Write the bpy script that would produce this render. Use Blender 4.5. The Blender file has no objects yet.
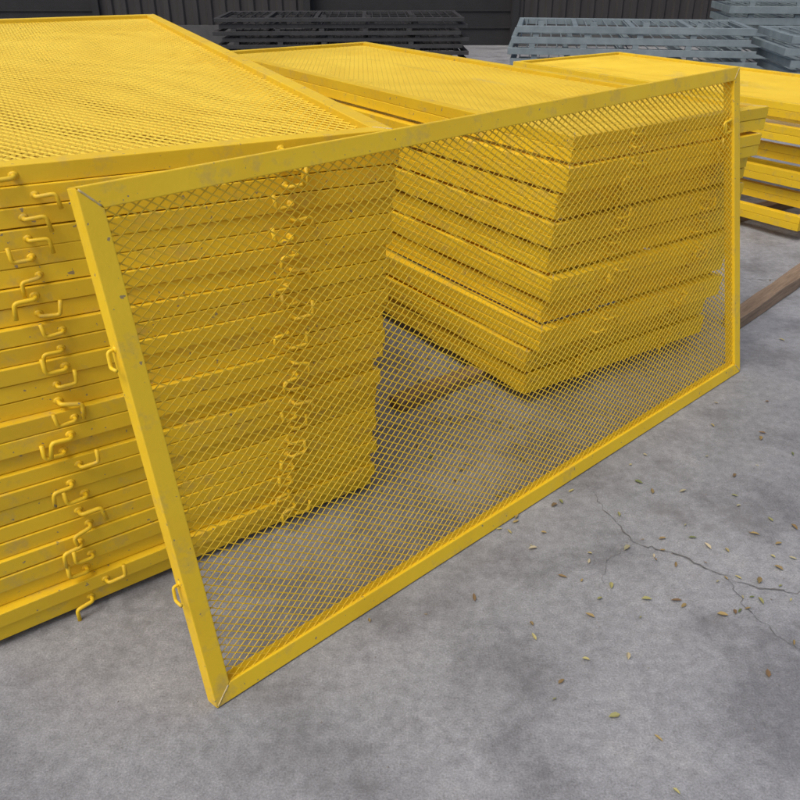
import bpy, bmesh, math, random
from mathutils import Vector, Matrix
random.seed(7)
S = bpy.context.scene
COL = S.collection
S.view_settings.view_transform='Standard'; S.view_settings.look='None'; S.view_settings.exposure=0

# ---------------- materials ----------------
def new_mat(name):
    m=bpy.data.materials.new(name); m.use_nodes=True
    nt=m.node_tree; nt.nodes.clear()
    out=nt.nodes.new('ShaderNodeOutputMaterial'); b=nt.nodes.new('ShaderNodeBsdfPrincipled')
    nt.links.new(b.outputs[0],out.inputs[0])
    return m,nt,b
def N(nt,t,**k):
    n=nt.nodes.new(t)
    for a,v in k.items(): setattr(n,a,v)
    return n
def noise(nt,vec,scale,detail=4,rough=.55):
    n=N(nt,'ShaderNodeTexNoise'); n.inputs['Scale'].default_value=scale; n.inputs['Detail'].default_value=detail
    n.inputs['Roughness'].default_value=rough
    nt.links.new(vec,n.inputs['Vector']); return n.outputs['Fac']
def ramp(nt,fac,stops):
    r=N(nt,'ShaderNodeValToRGB'); e=r.color_ramp.elements
    while len(e)<len(stops): e.new(.5)
    for i,(p,c) in enumerate(stops):
        e[i].position=p; e[i].color=(c[0],c[1],c[2],1) if isinstance(c,tuple) else (c,c,c,1)
    nt.links.new(fac,r.inputs[0]); return r.outputs[0]
def mix(nt,fac,a,b,mode='MIX'):
    m=N(nt,'ShaderNodeMix',data_type='RGBA',blend_type=mode)
    for s,v in ((0,fac),(6,a),(7,b)):
        if hasattr(v,'is_output'): nt.links.new(v,m.inputs[s])
        else: m.inputs[s].default_value=v if s==0 else (v[0],v[1],v[2],1)
    return m.outputs[2]
def bump(nt,b,h,dist,strength=1):
    n=N(nt,'ShaderNodeBump'); n.inputs['Distance'].default_value=dist; n.inputs['Strength'].default_value=strength
    nt.links.new(h,n.inputs['Height']); nt.links.new(n.outputs[0],b.inputs['Normal'])

def yellow_paint(name, base, dark, dirt_amt, simple_=False):
    m,nt,b=new_mat(name)
    tc=N(nt,'ShaderNodeTexCoord'); oi=N(nt,'ShaderNodeObjectInfo')
    rv=ramp(nt,oi.outputs['Random'],[(0,.84),(1,1.04)])
    if simple_:
        v=tc.outputs['Object']
        c=mix(nt,ramp(nt,noise(nt,v,3,2),[(.35,0.),(.7,1.)]),base,dark)
        c=mix(nt,1.,c,rv,'MULTIPLY')
        nt.links.new(c,b.inputs['Base Color']); b.inputs['Roughness'].default_value=.55
        return m
    ad=N(nt,'ShaderNodeVectorMath',operation='ADD')
    sc=N(nt,'ShaderNodeVectorMath',operation='SCALE'); cb=N(nt,'ShaderNodeCombineXYZ')
    for i in range(3): nt.links.new(oi.outputs['Random'],cb.inputs[i])
    nt.links.new(cb.outputs[0],sc.inputs[0]); sc.inputs['Scale'].default_value=37
    nt.links.new(tc.outputs['Object'],ad.inputs[0]); nt.links.new(sc.outputs[0],ad.inputs[1])
    v=ad.outputs[0]
    c=mix(nt,ramp(nt,noise(nt,v,3.5,3),[(.35,0.),(.7,1.)]),base,dark)
    c=mix(nt,1.,c,rv,'MULTIPLY')
    dirt=ramp(nt,noise(nt,v,12,5,.72),[(.54,0.),(.74,dirt_amt)])
    c=mix(nt,dirt,c,(.36,.27,.13))
    chips=ramp(nt,noise(nt,v,60,2,.6),[(.70,0.),(.72,.8)])
    c=mix(nt,chips,c,(.18,.155,.13))
    nt.links.new(c,b.inputs['Base Color'])
    nt.links.new(ramp(nt,noise(nt,v,20,2),[(.3,.46),(.7,.66)]),b.inputs['Roughness'])
    bump(nt,b,noise(nt,v,90,2),.0006,.6)
    return m
M_Y=yellow_paint('yellow_paint',(.84,.565,.016),(.78,.50,.014),.5)
M_YM=yellow_paint('yellow_paint_mesh',(.84,.60,.045),(.78,.53,.03),.25,True)
def simple(name,c1,c2,scale,rough,metal=0,bd=.001,aniso=None,bs=None):
    m,nt,b=new_mat(name); tc=N(nt,'ShaderNodeTexCoord'); v=tc.outputs['Object']
    if aniso:
        mp=N(nt,'ShaderNodeMapping'); mp.inputs['Scale'].default_value=aniso; nt.links.new(v,mp.inputs[0]); v=mp.outputs[0]
    f=noise(nt,v,scale,5,.65)
    nt.links.new(mix(nt,ramp(nt,f,[(.3,0.),(.7,1.)]),c1,c2),b.inputs['Base Color'])
    b.inputs['Roughness'].default_value=rough; b.inputs['Metallic'].default_value=metal
    bump(nt,b,noise(nt,v,bs or scale*4,3),bd)
    return m
M_WELD=simple('weld_bead',(.62,.42,.05),(.46,.42,.30),120,.5)
M_WOOD=simple('timber',(.33,.235,.155),(.17,.115,.075),6,.85,0,.003,(1,14,14))
M_BLUE=simple('bluegrey_paint',(.22,.27,.29),(.14,.18,.20),5,.5)
M_DARKST=simple('dark_steel',(.042,.042,.045),(.024,.024,.026),5,.65)
M_WALL=simple('dark_cladding',(.040,.037,.037),(.022,.020,.021),2,.75,0,.003,(4,1,.4))
M_DOOR=simple('door_dark',(.02,.02,.022),(.012,.012,.014),3,.8)
M_ROOF=simple('roof_sheet',(.12,.12,.125),(.07,.07,.072),3,.7)
M_STONE=simple('pebble',(.26,.25,.24),(.14,.13,.12),30,.9)
M_CRACK=simple('crack_fill',(.085,.082,.078),(.17,.165,.16),25,.95)
def leafmat():
    m,nt,b=new_mat('dry_leaf'); g=N(nt,'ShaderNodeNewGeometry')
    c=ramp(nt,g.outputs['Random Per Island'],[(0,(.34,.26,.10)),(.35,(.16,.10,.05)),(.6,(.42,.38,.16)),(.8,(.12,.15,.05)),(1,(.48,.42,.28))])
    nt.links.new(c,b.inputs['Base Color']); b.inputs['Roughness'].default_value=.8
    return m
M_LEAF=leafmat()
def concrete():
    m,nt,b=new_mat('concrete_yard'); tc=N(nt,'ShaderNodeTexCoord'); v=tc.outputs['Object']
    big=noise(nt,v,.6,3,.6); mid=noise(nt,v,2.6,6,.66); fine=noise(nt,v,34,4,.7); grit=noise(nt,v,210,2,.65)
    c=mix(nt,ramp(nt,big,[(.35,0.),(.65,1.)]),(.215,.222,.236),(.305,.312,.325))
    c=mix(nt,ramp(nt,mid,[(.38,.85),(.52,0.)]),c,(.165,.168,.178))
    c=mix(nt,ramp(nt,mid,[(.56,0.),(.74,.65)]),c,(.37,.372,.375))
    c=mix(nt,.5,c,ramp(nt,fine,[(.3,.55),(.7,1.35)]),'MULTIPLY')
    c=mix(nt,.5,c,ramp(nt,grit,[(.3,.5),(.7,1.45)]),'MULTIPLY')
    st=ramp(nt,noise(nt,v,1.5,6,.72),[(.56,0.),(.68,.6)])
    c=mix(nt,st,c,(.125,.12,.122))
    wn=N(nt,'ShaderNodeTexNoise'); wn.inputs['Scale'].default_value=2.5; wn.inputs['Detail'].default_value=5; wn.inputs['Roughness'].default_value=.68
    nt.links.new(v,wn.inputs['Vector'])
    s=N(nt,'ShaderNodeVectorMath',operation='SCALE'); s.inputs['Scale'].default_value=.55; nt.links.new(wn.outputs['Color'],s.inputs[0])
    a=N(nt,'ShaderNodeVectorMath',operation='ADD'); nt.links.new(v,a.inputs[0]); nt.links.new(s.outputs[0],a.inputs[1])
    vo=N(nt,'ShaderNodeTexVoronoi',feature='DISTANCE_TO_EDGE'); vo.inputs['Scale'].default_value=.62
    nt.links.new(a.outputs[0],vo.inputs['Vector'])
    line=ramp(nt,vo.outputs['Distance'],[(.0,1.),(.003,.7),(.008,0.)])
    msk=ramp(nt,big,[(.46,0.),(.56,.6)])
    cr=mix(nt,1.,line,msk,'MULTIPLY')
    c=mix(nt,cr,c,(.08,.078,.075))
    nt.links.new(c,b.inputs['Base Color'])
    nt.links.new(ramp(nt,mid,[(.3,.62),(.7,.88)]),b.inputs['Roughness'])
    h=mix(nt,cr,mix(nt,.4,fine,grit),(0,0,0))
    bump(nt,b,h,.004,.7)
    return m
M_CONC=concrete()

# ---------------- helpers ----------------
def obj(name,data,parent=None,mw=None):
    o=bpy.data.objects.new(name,data); COL.objects.link(o)
    if parent: o.parent=parent
    if mw is not None: o.matrix_local=mw
    return o
def empty(name,loc=(0,0,0)):
    o=bpy.data.objects.new(name,None); COL.objects.link(o); o.location=loc; o.empty_display_size=.2; return o
def addbox(bm,x0,x1,y0,y1,z0,z1,mi=0):
    vs=[bm.verts.new(p) for p in ((x0,y0,z0),(x1,y0,z0),(x1,y1,z0),(x0,y1,z0),(x0,y0,z1),(x1,y0,z1),(x1,y1,z1),(x0,y1,z1))]
    for f in ((3,2,1,0),(4,5,6,7),(0,1,5,4),(1,2,6,5),(2,3,7,6),(3,0,4,7)):
        bm.faces.new([vs[i] for i in f]).material_index=mi
def tomesh(bm,name,mats):
    me=bpy.data.meshes.new(name); bm.to_mesh(me); bm.free()
    for m in mats: me.materials.append(m)
    return me
def tube(bm,pts,r,n=8,mi=0):
    rings=[]
    for i,p in enumerate(pts):
        p=Vector(p)
        d=(Vector(pts[min(i+1,len(pts)-1)])-Vector(pts[max(i-1,0)])).normalized()
        a=d.orthogonal().normalized() if not rings else (pa-d*pa.dot(d)).normalized()
        pa=a; bb=d.cross(a)
        rings.append([bm.verts.new(p+r*(math.cos(t)*a+math.sin(t)*bb)) for t in [2*math.pi*k/n for k in range(n)]])
    for i in range(len(rings)-1):
        for k in range(n):
            f=bm.faces.new((rings[i][k],rings[i][(k+1)%n],rings[i+1][(k+1)%n],rings[i+1][k])); f.smooth=True; f.material_index=mi
    for rg in (rings[0][::-1],rings[-1]): bm.faces.new(rg).material_index=mi
def roundpath(p,rad=.010,n=4):
    p=[Vector(q) for q in p]; out=[p[0]]
    for i in range(1,len(p)-1):
        a=(p[i-1]-p[i]).normalized(); b=(p[i+1]-p[i]).normalized()
        for k in range(n+1):
            t=k/n; out.append(p[i]+a*rad*(1-t)**2+b*rad*t**2)
    out.append(p[-1]); return out

def frame_mesh(name,A,B,w=.048,d=.042):
    bm=bmesh.new(); g=.0005
    def member(o0,o1,i1,i0):
        lo=[bm.verts.new((p[0],p[1],0)) for p in (o0,o1,i1,i0)]; hi=[bm.verts.new((p[0],p[1],d)) for p in (o0,o1,i1,i0)]
        bm.faces.new(lo[::-1]); bm.faces.new(hi)
        for k in range(4): bm.faces.new((lo[k],lo[(k+1)%4],hi[(k+1)%4],hi[k]))
    member((g,0),(A-g,0),(A-w-g,w),(w+g,w))
    member((A,g),(A,B-g),(A-w,B-w-g),(A-w,w+g))
    member((A-g,B),(g,B),(w+g,B-w),(A-w-g,B-w))
    member((0,B-g),(0,g),(w,w+g),(w,B-w-g))
    bmesh.ops.recalc_face_normals(bm,faces=bm.faces)
    bmesh.ops.bevel(bm,geom=list(bm.edges),offset=.0022,segments=2,affect='EDGES',profile=.6)
    for f in bm.faces: f.smooth=False
    for (cx,cy,sx,sy) in ((0,0,1,1),(A,0,-1,1),(A,B,-1,-1),(0,B,1,-1)):
        pts=[(cx+sx*t,cy+sy*t,d-.0008+random.uniform(-.0006,.0004)) for t in [w*(.1+.8*k/8) for k in range(9)]]
        tube(bm,pts,.0026,6,1)
    return tomesh(bm,name,[M_Y,M_WELD])
def mesh_mesh(name,A,B,w=.044,d=.042,lw=.036,sw=.023,zc=.030,sag=.004,strand=.0033,long_x=True,flat=False):
    bm=bmesh.new()
    if not long_x: lw,sw=sw,lw
    x0,y0=w*.5,w*.5; nx=round((A-w)/(lw/2)); ny=round((B-w)/(sw/2))
    hx=(A-w)/nx; hy=(B-w)/ny
    ph=[random.uniform(0,6) for _ in range(6)]
    def P(i,j):
        x=x0+i*hx; y=y0+j*hy
        e=min(1,min(i,nx-i,j*1.,ny-j)/8)
        z=zc+sag*e*(math.sin(x*3.1+ph[0]+y*2)+.6*math.sin(y*5.3+ph[1]-x*1.7)+.4*math.sin(x*8+ph[2]))/2
        return Vector((x+random.gauss(0,.0004),y+random.gauss(0,.0004),z))
    pts={}
    for i in range(nx+1):
        for j in range(ny+1):
            if (i+j)%2==0: pts[i,j]=P(i,j)
    for (i,j),p in pts.items():
        for dj in (1,-1):
            q=pts.get((i+1,j+dj))
            if q is None: continue
            dv=(q-p).normalized(); s=Vector((-dv.y,dv.x,0))*strand*.5
            if s.y<0: s=-s
            t=Vector((0,0,.0009)); z=Vector((0,0,.0010))
            a=p-dv*.0005; b=q+dv*.0005
            if flat:
                bm.faces.new([bm.verts.new(k) for k in (a+s+t,b+s+t,b-s-t,a-s-t)]); continue
            c=[( s+t+z),( s+t-z),(-s-t-z),(-s-t+z)]
            va=[bm.verts.new(a+k) for k in c]; vb=[bm.verts.new(b+k) for k in c]
            for k in range(4): bm.faces.new((va[k],va[(k+1)%4],vb[(k+1)%4],vb[k]))
    if not flat: bmesh.ops.recalc_face_normals(bm,faces=bm.faces)
    return tomesh(bm,name,[M_YM])
def hook_mesh(name,up):
    bm=bmesh.new(); s=1 if up else -1
    tube(bm,roundpath([(.0,.004,0),(.0,-.022,0),(-.048,-.026,.002*s),(-.050,-.027,s*.042)]),.0056,8)
    bmesh.ops.create_uvsphere(bm,u_segments=8,v_segments=6,radius=.010,matrix=Matrix.Translation((0,0,0))@Matrix.Diagonal((1.2,.5,1,1)))
    for f in bm.faces: f.smooth=True
    return tomesh(bm,name,[M_Y])

# ---------------- ground ----------------
bm=bmesh.new()
vs=[bm.verts.new(p) for p in ((-300,-300,0),(300,-300,0),(300,300,0),(-300,300,0))]; bm.faces.new(vs)
obj('concrete_ground',tomesh(bm,'concrete_ground',[M_CONC]))
bm=bmesh.new()
def crack(pts,wd):
    path=[]
    for (a,b) in zip(pts[:-1],pts[1:]):
        a=Vector((*a,.004)); b=Vector((*b,.004)); n=max(3,int((b-a).length/.016))
        for k in range(n):
            path.append(a.lerp(b,k/n)+Vector((random.gauss(0,.0045),random.gauss(0,.0045),0)))
    prev=None; n=len(path)
    for i,p in enumerate(path):
        d=(path[min(i+1,n-1)]-path[max(i-1,0)]).normalized(); s=Vector((-d.y,d.x,0))
        ww=wd*random.uniform(.15,1.3)*math.sin(math.pi*(i+.6)/(n+.2))**.5
        cur=(bm.verts.new(p+s*ww/2),bm.verts.new(p-s*ww/2))
        if prev: bm.faces.new((prev[0],prev[1],cur[1],cur[0]))
        prev=cur
crack([(.62,2.25),(.66,2.08),(.705,1.94),(.80,1.90),(.92,1.80),(1.0,1.74),(1.16,1.72),(1.5,1.58)],.0042)
crack([(.92,1.80),(.95,1.62),(1.03,1.5)],.0025)
crack([(.705,1.94),(.60,1.86),(.55,1.72)],.002)
obj('slab_cracks',tomesh(bm,'cracks',[M_CRACK]))

# ---------------- leaning panel ----------------
Lx,Ly,D=2.555,1.203,.042
BL=Vector((-.430,1.329,0)); d1=Vector((.7297,.6838,0)); up=Vector((-.142,.1517,.9782)).normalized()
d1=(d1-up*d1.dot(up)).normalized(); nrm=d1.cross(up).normalized()
M=Matrix.Identity(4)
for i in range(3):
    M[i][0]=d1[i]; M[i][1]=up[i]; M[i][2]=nrm[i]; M[i][3]=BL[i]-nrm[i]*D+(.004 if i==2 else 0)
root=empty('leaning_mesh_guard_panel'); root.matrix_world=M
obj('frame',frame_mesh('lean_frame',Lx,Ly,.046,D),root)
obj('expanded_metal_mesh',mesh_mesh('lean_mesh',Lx,Ly,lw=.031,sw=.0205,zc=.031,sag=.007,strand=.0027),root)
HU=hook_mesh('hook_up',True); HD=hook_mesh('hook_down',False)
for k,yy in enumerate((.335,.885)):
    R=Matrix(((0,1,0,0),(1,0,0,0),(0,0,-1,0),(0,0,0,1)))
    obj('lug_%d'%(k+1),HD,root,Matrix.Translation((0,yy,.02))@R@Matrix.Scale(.7,4))

# ---------------- stacks ----------------
def rotz(a): return Matrix.Rotation(a,4,'Z')
def stack(name,A,B,layers,fn,hooks,pitch_tilt=0,ntop=4,w=.048,d=.042):
    fm=frame_mesh(name+'_frame',A,B,w,d)
    mms=[mesh_mesh(name+'_mm%d'%k,A,B,zc=d*.5+.008*(k-.5),sag=.004,long_x=False,lw=.046,sw=.028,strand=.0045,flat=True) for k in range(2)]
    c0,a0,z0=fn(0)
    root=empty(name,(c0[0],c0[1],0)); 
    inv=Matrix.Translation((c0[0],c0[1],0)).inverted()
    for i in range(layers):
        c,a,z=fn(i)
        mw=Matrix.Translation((c[0],c[1],z))@rotz(a)@Matrix.Rotation(pitch_tilt,4,'X')@Matrix.Rotation(random.gauss(0,.0006),4,'Y')@Matrix.Translation((-A if A_right else 0,0,0))
        obj('panel_frame_%d'%(i+1),fm,root,inv@mw)
        if i>=layers-ntop: obj('panel_mesh_%d'%(i+1),mms[i%2],root,inv@mw)
        for k,hx in enumerate(hooks):
            hm=HU if (random.random()<.5 and i<layers-1) else HD
            sc=random.uniform(.85,1.05)
            fl=Matrix.Diagonal((random.choice((1,1,-1)),1,1,1))
            obj('lug_%d_%d'%(i+1,k+1),hm,root,inv@mw@Matrix.Translation((hx+random.gauss(0,.012),0,d*.5))@Matrix.Rotation(random.gauss(0,.10),4,'Y')@fl@Matrix.Scale(sc,4))
    return root
A_right=True
NL=26; p=.0441
def f_left(i):
    f=i/(NL-1)
    x=-.10+.10*f; y=2.22+(2.150-2.22)*f
    return ((x+random.gauss(0,.005),y+abs(random.gauss(0,.005))),math.radians(37-11*f+random.gauss(0,.2)),.020+i*p)
stack('mesh_guard_panel_stack',1.2,3.0,NL,f_left,(.3,.9),math.radians(1.7),5)
A_right=False
NM=20
offs=[random.uniform(-.024,.024) for _ in range(30)]
def f_mid(i):
    f=i/(NM-1); g=i//2
    x=.487+.06*f+offs[g]*1.2; y=2.765+offs[(g*7+3)%30]*1.2
    return ((x,y),math.radians(34+offs[(g*5)%30]*25),.052+i*.0430+g*.0125)
stack('mesh_guard_panel_stack',1.05,3.0,NM,f_mid,(.3,.8),0,4)
NR=12
def f_right(i):
    g=i//2
    return ((2.38+offs[(g*3+5)%30]*1.5,4.82+offs[(g*7+1)%30]*1.5),math.radians(35+offs[(g*5+2)%30]*40),.07+i*.0430+g*.038)
stack('mesh_guard_panel_stack',1.2,2.6,NR,f_right,(.3,.9),0,3)

def timber(name,x0,y0,x1,y1,z,w,h,parent=None):
    L=math.hypot(x1-x0,y1-y0); bm=bmesh.new()
    addbox(bm,0,L,-w/2,w/2,0,h)
    bmesh.ops.subdivide_edges(bm,edges=[e for e in bm.edges if abs((e.verts[0].co-e.verts[1].co).x)>L*.5],cuts=10)
    for v in bm.verts: v.co+=Vector((random.gauss(0,.003),random.gauss(0,.0025),random.gauss(0,.0015) if v.co.z>h/2 else 0))
    bmesh.ops.bevel(bm,geom=list(bm.edges),offset=.003,segments=1,affect='EDGES')
    o=obj(name,tomesh(bm,name,[M_WOOD]),parent); o.location=(x0,y0,z); o.rotation_euler=(0,0,math.atan2(y1-y0,x1-x0)); return o
timber('timber_beam',1.55,3.52,2.9,4.97,.001,.08,.065)
timber('timber_bearer',-.02,2.76,1.2,3.72,.001,.08,.045)
timber('timber_bearer',-.85,4.15,.45,5.05,.001,.08,.045)
timber('timber_bearer',-1.05,4.5,.1,5.3,.001,.08,.045)
timber('timber_bearer',2.05,5.15,3.4,6.1,.001,.08,.062)
timber('timber_bearer',1.1,6.6,2.3,7.5,.001,.08,.062)
timber('timber_bearer',-2.5,3.9,-.9,4.7,.001,.09,.075)

# ---------------- background stacks ----------------
def bar_stack(name,loc,rot,L,W,n,h,mat,gap=.03):
    root=empty(name,loc); root.rotation_euler=(0,0,rot)
    for i in range(n):
        bm=bmesh.new(); z=.08+i*(h+gap)
        ox=random.uniform(-.07,.07); oy=random.uniform(-.03,.03); t=.06
        addbox(bm,ox,ox+L,oy,oy+t,z,z+h); addbox(bm,ox,ox+L,oy+W-t,oy+W,z,z+h)
        k=int(L/.6)
        for j in range(k+1):
            x=ox+j*(L-t)/k; addbox(bm,x,x+t,oy+t+.001,oy+W-t-.001,z+.002,z+h-.002)
        for j in range(int(L/.12)):
            x=ox+.1+j*.12; addbox(bm,x,x+.012,oy+t,oy+W-t,z+h*.7,z+h*.7+.012)
        for j in range(k):   # spacer blocks to next frame
            x=ox+.25+j*.6
            addbox(bm,x,x+.07,oy+.005,oy+t-.005,z+h+.0005,z+h+gap-.0005)
        bmesh.ops.bevel(bm,geom=[e for e in bm.edges if e.calc_length()>1],offset=.003,segments=1,affect='EDGES')
        obj('frame_%d'%(i+1),tomesh(bm,name+'_f',[mat]),root)
    bm=bmesh.new()
    for x in (.3,L/2,L-.4): addbox(bm,x,x+.09,-.05,W+.05,.001,.078)
    obj('bearers',tomesh(bm,'b',[M_WOOD]),root)
    return root
bar_stack('bluegrey_steel_frame_stack',(1.35,10.6,0),math.radians(-9),2.7,1.3,6,.075,M_BLUE,.045)
bar_stack('bluegrey_steel_frame_stack',(4.1,9.3,0),math.radians(-6),3.5,1.3,6,.075,M_BLUE,.045)
bar_stack('bluegrey_steel_frame_stack',(4.4,12.2,0),math.radians(-8),3.5,1.3,7,.09,M_BLUE,.05)
bar_stack('dark_steel_frame_stack',(-6.2,9.5,0),math.radians(4),3.4,1.4,8,.06,M_DARKST,.035)
bar_stack('dark_steel_frame_stack',(-2.5,12.2,0),math.radians(2),3.4,1.4,8,.05,M_DARKST,.035)

# ---------------- workshop building ----------------
root=empty('workshop_building',(0,16,0))
bm=bmesh.new(); x=-16
prof=[]
while x<16:
    prof+= [(x,0),(x+.06,0),(x+.09,-.035),(x+.17,-.035),(x+.20,0)]; x+=.25
openings=[(-9.,-5.4),(-1.6,2.0),(6.4,10.)]
def inopen(x): return any(a<x<b for a,b in openings)
for (xa,ya),(xb,yb) in zip(prof[:-1],prof[1:]):
    z0=3.4 if inopen((xa+xb)/2) else .35
    bm.faces.new([bm.verts.new(q) for q in ((xa,ya,z0),(xb,yb,z0),(xb,yb,5.2),(xa,ya,5.2))])
obj('cladding',tomesh(bm,'clad',[M_WALL]),root)
bm=bmesh.new()
edges=[-16]+[e for o in openings for e in o]+[16]
for a,b in zip(edges[::2],edges[1::2]): addbox(bm,a,b,-.06,.12,0,.349)
obj('plinth',tomesh(bm,'pl',[simple('plinth_concrete',(.10,.10,.10),(.06,.06,.06),3,.9)]),root)
bm=bmesh.new()
for a,b in openings:
    addbox(bm,a+.02,b-.02,.15,.20,.01,3.4)
    for k in range(1,12): addbox(bm,a+.02,b-.02,.13,.149,k*.28,k*.28+.03)
    addbox(bm,a-.1,a+.02,-.08,.14,0,3.5); addbox(bm,b-.02,b+.1,-.08,.14,0,3.5)
obj('roller_doors',tomesh(bm,'dr',[M_DOOR]),root)
bm=bmesh.new()
for s in (0,1):
    v=[(-16.4,-.6,5.1),(16.4,-.6,5.1),(16.4,5,6.6),(-16.4,5,6.6)] if s==0 else [(-16.4,5,6.6),(16.4,5,6.6),(16.4,10.6,5.1),(-16.4,10.6,5.1)]
    bm.faces.new([bm.verts.new(q) for q in v])
addbox(bm,-16,-15.9,0,10,0,5.1); addbox(bm,15.9,16,0,10,0,5.1); addbox(bm,-15.89,15.89,9.9,10,0,5.09)
obj('roof_and_end_walls',tomesh(bm,'rf',[M_ROOF]),root)

# ---------------- leaves & grit ----------------
bm=bmesh.new()
def leaf(x,y,s):
    a=random.uniform(0,6.28); c,sn=math.cos(a),math.sin(a); cz=random.uniform(.1,.5)
    W=s*random.uniform(.25,.5)
    pr=[(-s/2,0,0),(-s*.2,W/2,1),(s*.2,W/2*.8,1),(s/2,0,.3),(s*.2,-W/2*.8,1),(-s*.2,-W/2,1)]
    mid=[(-s*.2,0,0),(s*.2,0,0)]
    def T(p): return bm.verts.new((x+p[0]*c-p[1]*sn,y+p[0]*sn+p[1]*c,.005+p[2]*cz*W))
    P=[T(q) for q in pr]; Q=[T(q) for q in mid]
    for f in ((P[0],Q[0],P[1]),(P[1],Q[0],Q[1],P[2]),(P[2],Q[1],P[3]),(P[3],Q[1],P[4]),(P[4],Q[1],Q[0],P[5]),(P[5],Q[0],P[0])):
        bm.faces.new(f)
for _ in range(250):
    t=random.random()
    if t<.5: x,y=random.gauss(.95,.38),random.gauss(1.75,.4)
    elif t<.8: x,y=random.uniform(-.4,3.2),random.uniform(.9,4.6)
    else: x,y=random.uniform(-.1,.5),random.uniform(1.9,3.2)
    leaf(x,y,random.uniform(.010,.034))
obj('fallen_leaves',tomesh(bm,'leaves',[M_LEAF]))
bm=bmesh.new()
for _ in range(1500):
    x=random.uniform(-1.2,3.4); y=random.uniform(.8,5.); r=random.choice((.0009,.001,.0013,.0018,.0025))*random.uniform(.7,1.2)
    vs=[]
    for (a,b,c) in ((1,0,0),(0,1,0),(-1,0,0),(0,-1,0),(0,0,1),(0,0,-1)):
        vs.append(bm.verts.new((x+a*r*random.uniform(.7,1.5),y+b*r*random.uniform(.7,1.5),r*.4+c*r*random.uniform(.5,.9))))
    for k in range(4):
        bm.faces.new((vs[k],vs[(k+1)%4],vs[4])); bm.faces.new((vs[(k+1)%4],vs[k],vs[5]))
obj('loose_grit',tomesh(bm,'grit',[M_STONE]))

# ---------------- light ----------------
w=bpy.data.worlds.new('World'); S.world=w; w.use_nodes=True
nt=w.node_tree; bg=nt.nodes['Background']
sky=nt.nodes.new('ShaderNodeTexSky'); sky.sky_type='NISHITA'; sky.sun_disc=False
sd=Vector((-.50,-.60,1.25)).normalized()
el=math.asin(sd.z); az=math.atan2(sd.x,sd.y)
sky.sun_elevation=el; sky.sun_rotation=az; sky.air_density=1.; sky.dust_density=5.; sky.ozone_density=.6
nt.links.new(sky.outputs[0],bg.inputs[0]); bg.inputs[1].default_value=.145
l=bpy.data.lights.new('sun','SUN'); l.energy=1.2; l.angle=math.radians(25); l.color=(1,.96,.90)
o=obj('sun',l); o.rotation_euler=sd.to_track_quat('Z','Y').to_euler()

# ---------------- camera ----------------
cam=bpy.data.cameras.new('camera'); co=obj('camera',cam); co.location=(0,0,1.57)
co.rotation_euler=(math.radians(90-29),0,0)
cam.sensor_width=36; cam.lens=36*818/800; cam.clip_start=.05; cam.clip_end=1000
S.camera=co
